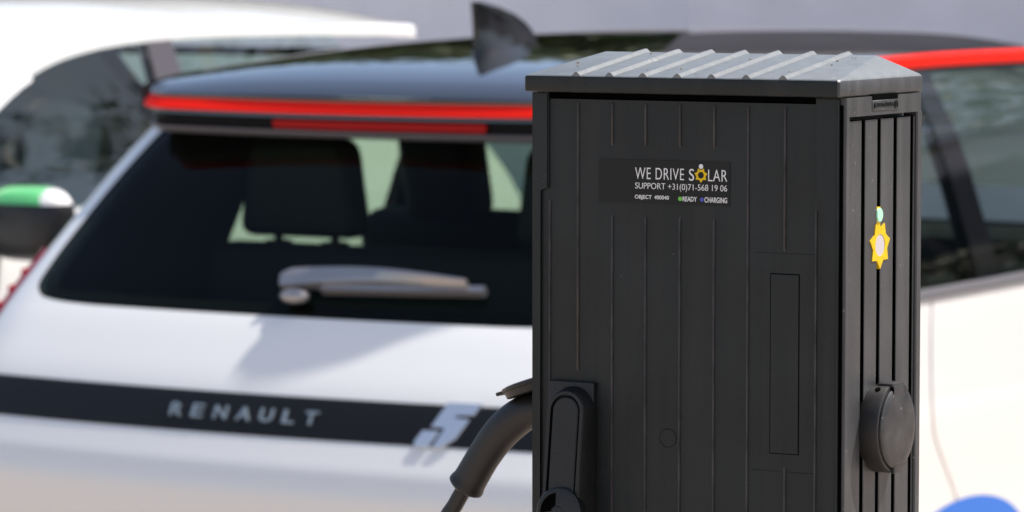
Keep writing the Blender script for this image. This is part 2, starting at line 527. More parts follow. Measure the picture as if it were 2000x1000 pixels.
    fl = [p for p in H.outline(0.36, 0.05) if p.y < P['cowl'] + 0.1]
    grid(bi, [[Vector((p.x * u, p.y, 0.36)) for u in (-1, 0, 1)] for p in fl])
    box(bi, -0.66, 0.66, P['cowl'] - 0.45, P['cowl'] - 0.02, 0.55, 0.97, 0.06)
    me = obj("interior_trim", bi, P.get('cabin', M['inside']), t)
    obj("headliner", bl, P.get('cabin', M['inside']), t)
    sy = P['seat_y']
    tilt = lambda y0, z0: Matrix.Translation((0, y0, z0)) @ Matrix.Rotation(radians(-(-14)), 4, 'X') @ Matrix.Translation((0, -y0, -z0))
    bs = bmesh.new()
    box(bs, -0.64, 0.64, sy, sy + 0.14, 0.5, P['seat_top'], 0.05, 3)
    box(bs, -0.64, 0.64, sy + 0.1, sy + 0.55, 0.42, 0.58, 0.05, 3)
    rs = obj("rear_seat", bs, P.get('cabin', M['inside']), t)
    for x in P['headrests']:
        bh = bmesh.new()
        hw = P['hr_w'] / 2
        box(bh, x - hw, x + hw, sy - 0.01, sy + 0.10, P['seat_top'] + 0.018, P['seat_top'] + 0.25, 0.045, 4)
        for v in bh.verts:
            k = (v.co.z - P['seat_top'] - 0.018) / 0.232
            v.co.x = x + (v.co.x - x) * (1 - 0.22 * max(0, k) ** 1.2)
        for px in (-0.078, 0.078):
            tube(bh, [(x + px, sy + 0.05, P['seat_top'] - 0.03), (x + px, sy + 0.05, P['seat_top'] + 0.05)], 0.011, 8)
            tube(bh, [(x + px, sy + 0.05, P['seat_top'] - 0.02), (x + px, sy + 0.05, P['seat_top'] + 0.008)], 0.032, 12)
        obj("headrest", bh, P.get('cabin', M['inside']), rs)
    for x in (-P.get('front_x', 0.37), P.get('front_x', 0.37)):
        bs = bmesh.new()
        yf_ = P['front_seat_y']
        mt = Matrix.Translation((0, yf_, 0.55)) @ Matrix.Rotation(radians(14), 4, 'X') @ Matrix.Translation((0, -yf_, -0.55))
        box(bs, x - 0.25, x + 0.25, yf_, yf_ + 0.14, 0.5, 1.095, 0.06, 3, mt)
        box(bs, x - 0.25, x + 0.25, yf_ + 0.05, yf_ + 0.55, 0.42, 0.58, 0.05, 3)
        fs = obj("front_seat", bs, P.get('cabin', M['inside']), t)
        bs = bmesh.new()
        box(bs, x - 0.11, x + 0.11, yf_ + 0.02, yf_ + 0.13, 1.075, 1.32, 0.045, 3, mt)
        obj("headrest", bs, P.get('cabin', M['inside']), fs)
    bs = bmesh.new()
    lathe(bs, [(0.17, -0.012), (0.19, 0), (0.17, 0.012), (0.15, 0)], 'Y', 28, Matrix.Translation((P['wheel_x'], P['cowl'] - 0.55, 0.93)) @ Matrix.Rotation(radians(-25), 4, 'X'))
    obj("steering_wheel", bs, M['inside'], t)
    # ---- wheels
    for yw in P['axles']:
        for sg in (1, -1):
            wx = sg * (H.w(P['wr']) - 0.11)
            wh = bpy.data.objects.new("wheel", None); C.objects.link(wh); wh.parent = t; wh.location = (wx, yw, P['wr'])
            bm = bmesh.new(); r = P['wr']
            lathe(bm, [(r * .66, -.1), (r * .9, -.1), (r * .98, -.085), (r, -.06), (r, .06), (r * .98, .085), (r * .9, .1), (r * .66, .1)], 'X', 48)
            obj("tyre", bm, M['tyre'], wh)
            bm = bmesh.new()
            lathe(bm, [(r * .67, -.09), (r * .67, .095 * 1), (r * .62, .09), (r * .6, .0), (r * .6, -.09)], 'X', 40)
            for k in range(5):
                mt = Matrix.Rotation(k * 2 * pi / 5, 4, 'X')
                box(bm, sg * 0.055 - 0.012, sg * 0.055 + 0.018, -0.035, 0.035, 0.02, r * 0.63, 0.008, 2, mt)
            lathe(bm, [(0.055, sg * 0.04), (0.055, sg * 0.075), (0.03, sg * 0.085)], 'X', 20)
            obj("rim", bm, M['rim'], wh)
    # dark underbody and arch liners
    bm = bmesh.new()
    for yw in P['axles']:
        for sg in (1, -1):
            arc = [(yw + P['arch'] * cos(a), P['wr'] + P['arch'] * sin(a)) for a in [radians(-20 + 220 * k / 24) for k in range(25)]]
            W = H.w(P['wr'])
            grid(bm, [[Vector((sg * x, y, z)) for x in (W - 0.012, W - 0.33)] for y, z in arc])
    uo = H.outline(zs[0], 0.02)
    grid(bm, [[Vector((p.x * u, p.y, zs[0] + 0.01)) for u in (-1, 0, 1)] for p in uo])
    obj("underbody", bm, M['inside'], t)
    # headlights and number plates at the nose
    for sg in (1, -1):
        bm = bmesh.new()
        yb = lambda z: H.yf(z) - P['Rf']
        rows = []
        for z in [0.62, 0.66, 0.70, 0.735]:
            W = H.w(z)
            rows.append([Vector((sg * (W - P['Rf'] + P['Rf'] * cos(a) + 0.004), yb(z) + 0.8 * P['Rf'] * sin(a) + 0.004, z)) for a in [radians(30 + 55 * k / 8) for k in range(9)]])
        grid(bm, rows)
        obj("headlight", bm, M['lampglass'], t)
    return t, H

def wing_mirror(t, H, sg, y, z, housing, capmat, wz=None):
    W = H.w(z)
    bm = bmesh.new()
    mt = Matrix.Translation((sg * (W + 0.145), y, z)) @ Matrix.Diagonal((0.125 * (1.08 if wz else 1), 0.085, 0.077 * (wz or 1), 1))
    bmesh.ops.create_uvsphere(bm, u_segments=32, v_segments=24, radius=1.0)
    for v in bm.verts:
        c = v.co
        for i, e in ((0, 0.62), (1, 0.8), (2, 0.62)):
            c[i] = math.copysign(abs(c[i]) ** e, c[i])
        if c.y < 0: c.y *= 0.45        # flat glass side
    bmesh.ops.transform(bm, matrix=mt, verts=bm.verts)
    box(bm, *(sorted((sg * (W - 0.02), sg * (W + 0.06)))), y - 0.03, y + 0.05, z - 0.075, z - 0.045, 0.012, 2)
    o = obj("wing_mirror", bm, housing, t)
    bm = bmesh.new()
    bmesh.ops.create_uvsphere(bm, u_segments=40, v_segments=32, radius=1.0)
    kill = []
    for v in bm.verts:
        c = v.co
        for i, e in ((0, 0.62), (1, 0.8), (2, 0.62)):
            c[i] = math.copysign(abs(c[i]) ** e, c[i])
        if c.y < -0.05 or c.z < 0.48: kill.append(v)
        if c.y < 0: c.y *= 0.45
        c *= 1.025
    bmesh.ops.delete(bm, geom=kill, context='VERTS')
    bmesh.ops.transform(bm, matrix=mt, verts=bm.verts)
    for f in bm.faces:
        if (f.calc_center_median().x - sg * (W + 0.145)) * sg > 0.072: f.material_index = 1  # white outer end is a painted highlight
    obj("mirror_cap", bm, [capmat, M['white']], o)
    return o

# ------------------------------------------------------------------ the white hatchback with the black roof
CX, SY = -4.69, 7.52
R5 = dict(
    w=([.18, .3, .45, .6, .66, .8, .9, .96, 1.02, 1.10, 1.2, 1.3, 1.45, 1.6], [.84, .865, .873, .884, .887, .880, .872, .862, .845, .818, .785, .745, .672, .64]),
    yc=([.18, .3, .45, .55, .61, .66, .70, .765, .81, .90, .953, 1.1, 1.25, 1.34, 1.42], [-.52, -.555, -.585, -.606, -.610, -.596, -.572, -.53, -.505, -.43, -.38, -.215, -.05, .05, .13]),
    yf=([.18, .3, .5, .65, .78, .86, .94], [3.26, 3.37, 3.40, 3.37, 3.33, 3.25, 3.15]),
    R=([.2, .8, .95, 1.1, 1.3, 1.45], [.17, .18, .18, .15, .12, .11]),
    zr=([0, .1, .25, .45, .7, 1.1, 1.6, 2.1, 2.4, 2.6, 2.8, 3.1], [1.416, 1.444, 1.462, 1.474, 1.482, 1.490, 1.496, 1.494, 1.468, 1.38, 1.24, .97]),
    zc=([0, .03, .1, .25, .45, .7, 1.1, 1.6, 2.1, 2.4], [1.420, 1.436, 1.462, 1.491, 1.512, 1.530, 1.543, 1.549, 1.543, 1.525]),
    bulge=0.05, c_edge=lambda z: 0.60 + (z - .94) * 0.18, Rf=0.35, nside=76,
    belt=0.94, zrows=[.18, .2, .23, .27, .31, .35, .39, .43, .47, .51, .55, .57, .59, .61, .625, .64, .65, .66, .67, .68, .69, .70, .71, .72, .73, .74, .765, .79, .81, .83, .85, .87, .89, .91, .925, .94],
    axles=(0.02, 2.56), wr=0.33, arch=0.375, glass_z=(.962, 1.385), qg=([.95, 1.1, 1.25, 1.38], [1.20, 1.24, 1.20, 1.16]), frit=0.06,
    roof_w=lambda y: sp(y, [0, .3, 1.0, 1.7, 2.4], [.65, .665, .67, .668, .66]), header=2.40, cowl=3.02, crown_pow=3.2, edge_bow=0.02,
    drop=0.045, windows=[((.60, .69), (1.355, 1.375)), ((1.49, 1.49), (2.70, 2.36))], pillars=[((1.355, 1.375), (1.49, 1.49))],
    seat_y=0.24, seat_top=1.062, headrests=(-0.372, 0.372), hr_w=0.325, front_seat_y=1.10, front_x=0.43, wheel_x=-0.40,
    paint=M['white'], roofpaint=M['gloss'], pillar_mat=mat("gloss pillar", (0.005, 0.005, 0.006), 0.08), apillar=M['gloss'])
car, H = make_hatchback(R5, "parked_hatchback", "white hatchback with black roof, red roofline strip and dark rear window behind the cabinet", (CX, SY, 0), 0)

# spoiler: a profile swept round the roof's rear edge
def spoiler_path(n=36):
    pts = []
    bow = R5['edge_bow']
    hw, rc = R5['roof_w'](0.0), 0.06
    for i in range(n + 1):
        u = i / n
        pts.append((Vector((u * (hw - rc), bow * (u * (hw - rc) / hw) ** 2)), Vector((0, -1))))
    for k in range(1, 9):
        a = k / 8 * pi / 2
        pts.append((Vector((hw - rc + rc * sin(a), rc - rc * cos(a) + bow)), Vector((sin(a), -cos(a)))))
    for k in range(1, 6):
        pts.append((Vector((hw + 0.004 * k / 5, rc + bow + k * 0.05)), Vector((1, 0))))
    return pts
SPATH = spoiler_path()
def sweep(bm, prof, x0=0.0, x1=9.0, drop=0.0):
    """prof: (outward, z) points"""
    half = [(p, n) for p, n in SPATH]
    full = [(Vector((-p.x, p.y)), Vector((-n.x, n.y))) for p, n in reversed(half[1:])] + half
    full = [(p, n) for p, n in full if (abs(p.x) <= x1)]
    rows = []
    for p, n in full:
        zo = max(0, H.zr(max(p.y - 0.0, 0)) - H.zr(0.0)) if p.y > 0.0 else 0
        rows.append([Vector((p.x + n.x * d, p.y + n.y * d, z + zo * 0.85)) for d, z in prof])
    return grid(bm, rows)
def sub_emp(name, parent):
    e = bpy.data.objects.new(name, None); C.objects.link(e); e.parent = parent; return e
bm = bmesh.new()
sweep(bm, [(-0.05, 1.4175), (-0.006, 1.4185), (-0.002, 1.4150), (-0.002, 1.4085)])
sweep(bm, [(-0.012, 1.383), (0.001, 1.3805), (0.002, 1.3715), (-0.008, 1.369)])
spo = obj("roof_spoiler", bm, M['gloss'], car)
bm = bmesh.new()
sweep(bm, [(-0.008, 1.369), (-0.012, 1.366), (-0.012, 1.346), (-0.006, 1.3435)])
obj("lamp_recess", bm, mat("black lamp recess", (0.004, 0.004, 0.004), 0.6, spec=0.15), spo)
bm = bmesh.new()
sweep(bm, [(-0.006, 1.3435), (0.000, 1.341), (0.000, 1.338), (-0.006, 1.330), (-0.014, 1.327), (-0.09, 1.327)])
obj("spoiler_underside", bm, M['greytrim'], spo)
bm = bmesh.new()
sweep(bm, [(-0.003, 1.4085), (-0.0005, 1.4075), (0.008, 1.396), (0.0170, 1.3845), (0.0165, 1.3815), (0.0, 1.3805)])
obj("red_strip", bm, M['red'], spo)
bm = bmesh.new()
sweep(bm, [(-0.011, 1.3665), (-0.004, 1.365), (-0.004, 1.3475), (-0.011, 1.3455)], x1=0.287)
obj("brake_light", bm, M['brake'], spo)
# red roofline strips along both sides
for sg in (1, -1):
    bm = bmesh.new()
    ys = [0.30 + (2.42 - 0.30) * i / 36 for i in range(37)]
    def rp(y, dz, out):
        z = H.zr(y) + dz
        return Vector((sg * (max(H.w(H.zr(y)), R5['roof_w'](y)) + out), y, z))
    grid(bm, [[rp(y, -0.001, -0.012), rp(y, -0.002, 0.004), rp(y, -0.008, 0.010), rp(y, -0.025, 0.011), rp(y, -0.035, 0.007), rp(y, -0.037, -0.004)] for y in ys])
    obj("roofline_strip", bm, M['red'], car)
    bm = bmesh.new()
    grid(bm, [[rp(y, -0.036, 0.002), rp(y, -0.05, 0.002)] for y in ys])
    grid(bm, [[rp(y, -0.0, -0.001), rp(y, -0.05, -0.001)] for y in [0.06 + i * 0.03 for i in range(9)]])
    # belt moulding under the side glass
    obj("window_channel", bm, M['blacktrim'], car)
    bm = bmesh.new()
    ys = [0.36 + (2.72 - 0.36) * i / 30 for i in range(31)]
    grid(bm, [[Vector((sg * (H.w(z) + o), y, z)) for z, o in ((.954, -.002), (.953, .006), (.945, .010), (.932, .009), (.929, .0))] for y in ys])
    obj("belt_moulding", bm, M['greytrim'], car)

# shark fin
bm = bmesh.new()
def fin_ring(z, k):
    y0 = 0.425 - 0.012 * k ** 2; y1 = 0.425 + 0.075 * (1 - 0.5 * k ** 8) + 0.225 * (1 - k ** 2.6)
    hw = 0.034 * (1 - k) ** 2.2 + 0.0055
    n = 14; out = []
    for i in range(n):
        a = i / n * 2 * pi
        yy = (1 - cos(a)) / 2
        prof = sin(a) * (1 - yy ** 2.2) ** 0.8 if yy > 0.12 else sin(a) * 1.0
        out.append(Vector((hw * prof, y0 + (y1 - y0) * yy, z)))
    return out
zbse = H.zc(0.5) - 0.012
rows = [fin_ring(zbse + (1.628 - zbse) * k, k) for k in [0, .06, .15, .3, .45, .6, .75, .88, .96, 1.0]]
for v in rows[0]: v.z = H.zc(v.y) - 0.006
vr = grid(bm, rows, closed_u=True); cap(bm, vr[-1])
obj("roof_antenna", bm, mat("antenna plastic", (0.005, 0.005, 0.005), 0.12), car)
# tailgate trim strip, lettering, figure five
def tg(off=0.0):
    def f(x, z, d):
        W, R = H.w(z), H.R(z); xa = W - R
        p = H.rear(x / xa, z) if abs(x) <= xa else H.rear(math.copysign(1 + math.asin(min(1, (abs(x) - xa) / R)) / (pi / 2), x), z)
        q = H.rear(0, z + 0.01) - H.rear(0, z - 0.01)
        nrm = Vector((0, -q.z, q.y)).normalized()
        return p + nrm * (d + off)
    return f
T = tg()
bm = bmesh.new()
xs = [-0.80 + 1.60 * i / 60 for i in range(61)]
grid(bm, [[T(x, z, d) for z, d in ((.727, 0.0), (.729, 0.002), (.735, 0.0035), (.77, 0.004), (.802, 0.0038), (.808, 0.0025), (.810, 0.0))] for x in xs])
strip = obj("trim_strip", bm, M['trim'], car)
xx = -0.188
for ch, wd in zip("RENAULT", (1, .95, 1.05, 1.12, 1.05, .9, 1.0)):
    bm = bmesh.new()
    w_ = 0.031 * wd
    text_mesh(bm, ch, lambda a, b, d: T(a, b, d), xx, xx + w_, .7535, .7805, 0.0034, 0.0075, weight=0.012)
    obj("letter", bm, M['letter'], strip)
    xx += {'L': 0.0530, 'R': 0.0565}.get(ch, 0.0580)
bm = bmesh.new()
five = [[(.14, 1), (1.0, 1), (1.0, .74), (.56, .74), (.56, .66), (.97, .66), (.97, .20), (.78, 0), (.54, 0), (.54, .44), (.14, .44)],
        [(.0, .10), (.09, 0), (.44, 0), (.44, .36), (.0, .36)]]
for poly in five:
    prism(bm, [(0.421 + 0.088 * a + 0.044 * b, 0.724 + 0.088 * b) for a, b in poly], lambda a, b, d: T(a, b, d), 0.003, 0.0085, 0.0015)
obj("number_emblem", bm, M['chrome'], strip)

# rear wiper: pivot cap, arm and blade
GL = tg()
bm = bmesh.new()
def arm(x, z, h, d): return GL(x, z, d)
sec = []
for i in range(25):
    u = i / 24
    x = -0.03 + 0.448 * u
    zt = 1.032 - 0.002 * u + 0.012 * sin(pi * min(1, u * 1.0)) * (1 - 0.25 * u) - 0.006 * u * u
    th = 0.023 * (1 - u) ** 0.75 + 0.007
    if i == 0: th *= 0.6
    d = 0.045
    zt -= 0.010 if i == 0 else 0
    sec.append([GL(x, zt - th, 0.012), GL(x, zt - th, 0.034), GL(x, zt - th * .55, 0.046), GL(x, zt - th * .15, 0.046), GL(x, zt, 0.034), GL(x, zt, 0.012)])
vr = grid(bm, sec, closed_u=True); cap(bm, vr[0]); cap(bm, vr[-1])
wip = obj("rear_wiper", bm, M['wiper'], car)
bm = bmesh.new()
sec = []
for i in range(21):
    u = i / 20
    x = 0.07 + 0.385 * u
    z0 = 1.004 + 0.008 * u
    sec.append([GL(x, z0, 0.008), GL(x, z0, 0.026), GL(x, z0 + 0.011, 0.026), GL(x, z0 + 0.011, 0.008)])
vr = grid(bm, sec, closed_u=True); cap(bm, vr[0]); cap(bm, vr[-1])
obj("wiper_blade", bm, M['wiper'], wip)
bm = bmesh.new()
ctr = GL(0.012, .992, 0.018)
bmesh.ops.create_uvsphere(bm, u_segments=20, v_segments=14, radius=1.0, matrix=Matrix.Translation(ctr) @ Matrix.Diagonal((0.036, 0.022, 0.017, 1)))
obj("wiper_pivot", bm, M['wiper'], wip)

# taillights
for sg in (1, -1):
    bm = bmesh.new()
    rows = []
    for j in range(15):
        z = 0.80 + 0.262 * j / 14
        W, R = H.w(z), H.R(z)
        q0 = 1.62 + 0.10 * (z - 0.8)
        wq = 0.22 if 0 < j < 14 else 0.14
        rows.append([(lambda p, n: p + n)(H.rear(sg * q, z), Vector((sg * sin((q - 1) * pi / 2), -cos((q - 1) * pi / 2), 0.2)) * e) for q, e in ((q0, 0), (q0 + .02, .010), (q0 + wq / 2, .014), (q0 + wq - .02, .010), (q0 + wq, 0))])
    grid(bm, rows)
    tl = obj("taillight", bm, M['tail'], car)
    for j in range(6):
        bm = bmesh.new()
        z = 0.83 + 0.036 * j
        q = 1.62 + 0.10 * (z - 0.8) + .07
        n = Vector((sg * sin((q - 1) * pi / 2), -cos((q - 1) * pi / 2), 0))
        bmesh.ops.create_uvsphere(bm, u_segments=12, v_segments=8, radius=0.011, matrix=Matrix.Translation(H.rear(sg * q, z) + n * 0.010))
        obj("lamp_element", bm, M['brake'], tl)
    wing_mirror(car, H, sg, 2.60, 1.0, M['gloss'], M['gloss'])
# door shut lines and handle on both sides, blue roundel decal on the visible front door
for sg in (1, -1):
    bm = bmesh.new()
    ln = [(1.07, .925), (1.05, .85), (1.04, .78), (1.035, .70), (1.04, .66), (1.05, .62), (1.085, .575), (1.135, .525), (1.185, .475), (1.225, .43), (1.26, .38), (1.28, .33), (1.29, .27)]
    for (ya, za), (yb, zb_) in zip(ln[:-1], ln[1:]):
        q = [Vector((sg * (H.w(z) + 0.0015), y + dy, z)) for y, z, dy in ((ya, za, -.0022), (ya, za, .0022), (yb, zb_, .0022), (yb, zb_, -.0022))]
        bm.faces.new([bm.verts.new(p) for p in q])
    obj("door_gap", bm, M['inside'], car)
    bm = bmesh.new()
    rows = []
    for r in [0, .25, .5, .7, .85, .95, 1.0]:
        ring = []
        for k in range(48):
            a = k / 48 * 2 * pi
            y, z = 1.265 + 0.40 * r * cos(a), 0.276 + 0.160 * r * sin(a)
            z = max(z, 0.19)
            ring.append(Vector((sg * (H.w(z) + 0.0025), y, z)))
        rows.append(ring)
    grid(bm, rows, closed_u=True)
    obj("door_decal", bm, M['decal'], car)

# ------------------------------------------------------------------ the other white car, nose towards the camera
Z2 = dict(
    w=([.18, .3, .45, .6, .8, .9, 1.0, 1.1, 1.3, 1.5, 1.65], [.83, .86, .875, .885, .875, .862, .835, .80, .74, .68, .64]),
    yc=([.18, .3, .5, .7, .85, 1.0, 1.2, 1.42], [-.42, -.50, -.53, -.51, -.48, -.42, -.24, .06]),
    yf=([.18, .3, .5, .65, .8, .9, 1.0], [3.96, 4.06, 4.10, 4.08, 3.92, 3.65, 3.35]),
    R=([.2, 1.0, 1.5], [.2, .18, .12]),
    zr=([0, .15, .4, .8, 1.25, 1.5, 1.75, 1.98, 2.18, 2.34, 2.6, 3.0], [1.500, 1.508, 1.515, 1.522, 1.524, 1.520, 1.508, 1.480, 1.430, 1.365, 1.23, .99]),
    zc=([0, .05, .2, .5, 1.0, 1.4, 1.8, 2.25], [1.520, 1.545, 1.578, 1.603, 1.615, 1.615, 1.595, 1.52]),
    bulge=0.04, c_edge=lambda z: 0.305 + (z - 1.0) * 0.62, Rf=0.4, nside=80,
    belt=1.0, zrows=[.18, .22, .26, .30, .34, .38, .42, .46, .5, .54, .58, .62, .66, .70, .74, .78, .82, .86, .90, .94, .97, 1.0],
    axles=(0.45, 3.04), wr=0.33, arch=0.38, glass_z=(1.03, 1.43), qg=([1.0, 1.4], [1.05, 1.05]), frit=0.03,
    roof_w=lambda y: sp(y, [0, .3, 1.0, 1.8], [.66, .67, .674, .672]), header=2.22, cowl=2.98, crown_pow=2.6, edge_bow=0.03,
    drop=0.034, windows=[((.30, .60), (1.42, 1.46)), ((1.58, 1.59), (2.84, 2.62))], pillars=[((1.42, 1.46), (1.58, 1.59))],
    belt_line=lambda y: sp(y, [0.2, 1.30, 1.55, 2.2, 3.0], [1.26, 1.19, 1.10, 1.03, 1.01]),
    seat_y=0.75, seat_top=1.06, headrests=(-0.36, 0.36), hr_w=0.26, front_seat_y=1.65, wheel_x=-0.37,
    paint=M['white'], roofpaint=M['white'], apillar=M['white'], sglass=M['cglass'], cabin=M['cabin'])
M['plum'] = mat("grey pillar trim", (0.085, 0.075, 0.085), 0.4)
Z2['pillar_mat'] = M['plum']
car2, H2 = make_hatchback(Z2, "parked_hatchback", "plain white hatchback at far left with white roof and green mirror cap", (-7.33, SY + 3.48, 0), pi)
wing_mirror(car2, H2, -1, 2.52, 1.026, M['blacktrim'], M['mgreen'], 1.28)
wing_mirror(car2, H2, 1, 2.52, 1.026, M['blacktrim'], M['mgreen'], 1.28)
for sg in (1, -1):
    bm = bmesh.new()
    ys = [0.1 + 2.2 * i / 40 for i in range(41)]
    grid(bm, [[Vector((sg * max(0.60, H2.w(H2.zr(y)) + o), y, H2.zr(y) + d)) for o, d in ((-.012, .003), (-.004, -.002), (.001, -.012), (.003, -.036), (-.006, -.038))] for y in ys])
    obj("roof_rail", bm, M['white'], car2)


# ------------------------------------------------------------------ charging cabinet
KX, KY, KZ = -1.4781, 3.1308, 1.6229      # front right upper corner under the lid
cab = thing("charging_cabinet", "dark grey ribbed charging cabinet with sloped lid, label and yellow sun emblem", "charging station", (KX - 0.154, KY + 0.08, 0))
def K(x, y, z): return Vector((x + 0.154, y - 0.08, z + KZ))
def kbox(bm, x0, x1, y0, y1, z0, z1, bev=0.0, seg=2, mtx=None):
    return box(bm, x0 + .154, x1 + .154, y0 - .08, y1 - .08, z0 + KZ, z1 + KZ, bev, seg, mtx)
FR = lambda a, b, d: K(a, -d, b)          # on the front
SD = lambda a, b, d: K(d, a, b)           # on the right side (a = depth, b = height)
BOT = -1.56
# body core and plinth
bm = bmesh.new()
kbox(bm, -0.3065, -0.016, 0.006, 0.163, BOT, -0.0035, 0.002)
obj("cabinet_body", bm, M['plastic'], cab)
bm = bmesh.new()
kbox(bm, -0.318, 0.010, -0.006, 0.175, -KZ + 0.001, BOT - 0.001, 0.006)
obj("plinth", bm, M['plastic'], cab)
# right side panel: extruded profile with deep slots
bm = bmesh.new()
slots = [(.0400, .0478), (.0730, .0803), (.1070, .1146), (.1430, .1500)]
prof = [(.0035, -.016), (.0035, -.001), (.0045, 0)]
for a, b in slots:
    prof += [(a - .0004, 0), (a, -.0006), (a, -.011), (b, -.011), (b, -.0006), (b + .0004, 0)]
prof += [(.1600, 0), (.1630, -.003), (.1630, -.016)]
zt = -0.0185
vr = grid(bm, [[K(x, y, z) for y, x in prof] for z in (BOT, -0.9, -0.4, zt - 0.004 )])
for f in bm.faces:
    c_ = f.calc_center_median(); 
    if c_.x < .154 - .003 and .035 < c_.y + .08 < .1550: f.material_index = 1  # slot walls blackened: their shade is put into the colour
# top border without slots
prof2 = [(.0035, -.016), (.0035, .0015), (.0045, .0025), (.1600, .0025), (.1630, -.0005), (.1630, -.016)]
v2 = grid(bm, [[K(x, y, z) for y, x in prof2] for z in (zt, -0.0018)])
cap(bm, [v for v in v2[0]]); cap(bm, [v for v in v2[-1]])
rows = [[K(0.0025, .0105, zt), K(0.0025, .150, zt)], [K(0.0, .0105, zt - .0035), K(0.0, .150, zt - .0035)]]
# side borders (raised rails left and right of the slotted field)
kbox(bm, -.012, .0025, .0035, .0105, BOT, zt + .001, .0008, 1)
kbox(bm, -.012, .0025, .1525, .1632, BOT, zt + .001, .0012, 1)
obj("side_panel", bm, [M['side'], M['void']], cab, angle=30)
bm = bmesh.new()
kbox(bm, -0.0155, -0.006, .0110, .1520, BOT, zt - .0042, 0)
for a, b in slots: pass
bm.free()
# door
bm = bmesh.new()
def door_poly():
    # outline of the raised border, then the recessed field
    return None
X0, X1 = -0.308, -0.0042
kbox(bm, X0, X1, 0.0012, 0.010, BOT, -0.0075, 0.0)
# raised left and right border strips with the step
def strip(poly):
    prism(bm, poly, FR, -0.0012, 0.0016, 0.0011)
strip([(X0, -0.0018), (-.2910, -0.0018), (-.2910, -.0860), (-.2915, -.0885), (-.2995, -.0892), (-.3000, -.0915), (-.3000, BOT), (X0, BOT)])
strip([(X1, -0.0018), (X1, BOT), (-.0150, BOT), (-.0150, -.0950), (-.0158, -.0925), (-.0240, -.0912), (-.0248, -.0885), (-.0248, -0.0018)])
# rounded right corner of the door
tube(bm, [K(X1 - .0025, .0022, -0.003), K(X1 - .0025, .0022, BOT)], 0.0036, 12)
def rib(x, z0, z1, wd=0.0011, h=0.0016):
    zs_ = [z0, z0 - .002, z1 + .002, z1]
    rows = []
    for i, z in enumerate(zs_):
        k = 0.1 if i in (0, 3) else 1
        rows.append([K(x + a * wd, 0.0014 - h * k * e, z) for a, e in ((-1.25, 0), (-.8, .85), (-.4, 1), (.5, 1), (.8, .85), (.95, 0))])
    grid(bm, rows, mi=1)
rib(-.2614, -.0095, -.2530)
for x in (-.2264, -.1927, -.1583, -.1243):
    rib(x, -.0095, -.0482); rib(x, -.1100, BOT)
rib(-.0909, -.0095, BOT)
rib(-.0550, -.0095, -.1365); rib(-.0540, -.3255, BOT)
rib(-.2905, -.0985, BOT); rib(-.0246, -.0990, BOT)
# faint horizontal witness lines
for z in (-.1385, -.3305):
    rows = [[K(x, 0.0014, z - .0006), K(x, 0.0009, z), K(x, 0.0014, z + .0006)] for x in (-.0855, -.0252)]
    grid(bm, rows)
door = obj("door", bm, [M['plastic'], M['wornlitrib']], cab, angle=35)
# access flap in the door, small round plug mark
bm = bmesh.new()
kbox(bm, -.0687, -.0405, 0.0007, 0.0030, -.3150, -.1562, 0.0)
obj("flap_gap_shade", bm, M['void'], door)
bm = bmesh.new()
kbox(bm, -.0681, -.0411, 0.0002, 0.0030, -.3144, -.1568, 0.0004, 1)
obj("access_flap", bm, M['plastic'], door, smooth=False)
bm = bmesh.new()
rr = [[K(-.1698 + r * cos(a), 0.0012 - h, -.3078 + r * sin(a)) for a in [k / 40 * 2 * pi for k in range(40)]] for r, h in ((.0080, 0), (.0083, .0006), (.0086, 0))]
grid(bm, rr, closed_u=True)
obj("plug_mark", bm, M['plastic'], door)
# shade of the gap under the lid
bm = bmesh.new()
kbox(bm, -0.305, -0.006, 0.0035, 0.02, -0.0085, -0.0005, 0)
obj("lid_gap_shade", bm, M['void'], cab)
# lid
bm = bmesh.new()
LX0, LX1, LY0, LY1 = -.3120, .0015, -.0085, .1665
lo = [K(LX0, LY0, -.0012), K(LX1, LY0, -.0012), K(LX1, LY1, -.0012), K(LX0, LY1, -.0012)]
zt_ = 0.0142
up = [K(LX0, LY0, zt_), K(LX1, LY0, zt_), K(LX1, LY1, zt_), K(LX0, LY1, zt_)]
RY = .122
ra, rb = K(-.3005, RY, .0325), K(-.0235, RY, .0325)
V = lambda p: bm.verts.new(p)
l_, u_ = [V(p) for p in lo], [V(p) for p in up]
a_, b_ = V(ra), V(rb)
for i in range(4): bm.faces.new((l_[i], l_[(i + 1) % 4], u_[(i + 1) % 4], u_[i]))
bm.faces.new((u_[0], u_[1], b_, a_)); bm.faces.new((u_[1], u_[2], b_)); bm.faces.new((u_[2], u_[3], a_, b_)); bm.faces.new((u_[3], u_[0], a_))
bm.faces.new(list(reversed(l_)))
bmesh.ops.bevel(bm, geom=list(bm.edges), offset=0.0022, segments=3, profile=0.5, affect='EDGES')
slope = (0.0325 - zt_) / (RY - LY0)
for x in (-.2588, -.2249, -.1913, -.1570, -.1231, -.0889, -.0532):
    rows = []
    n = 8
    for i in range(n + 1):
        y = LY0 + 0.0005 + (RY + 0.002 - LY0) * i / n
        z = zt_ + slope * (y - LY0)
        h = 0.0030 if i < n else 0.0026
        rows.append([K(x - .0048, y, z - .0006), K(x - .0014, y, z + h * .9), K(x, y, z + h), K(x + .0014, y, z + h * .9), K(x + .0048, y, z - .0006)])
    vr = grid(bm, rows); cap(bm, vr[0]); cap(bm, list(reversed(vr[-1])))
    # back run of the rib
    rows = []
    for i in range(4):
        y = RY + 0.002 + (LY1 - RY - 0.004) * i / 3
        z = 0.0325 - (0.0325 - zt_) * (y - RY) / (LY1 - RY)
        rows.append([K(x - .0048, y, z - .0006), K(x - .0014, y, z + .0026), K(x, y, z + .0030), K(x + .0014, y, z + .0026), K(x + .0048, y, z - .0006)])
    grid(bm, rows)
bm.normal_update()
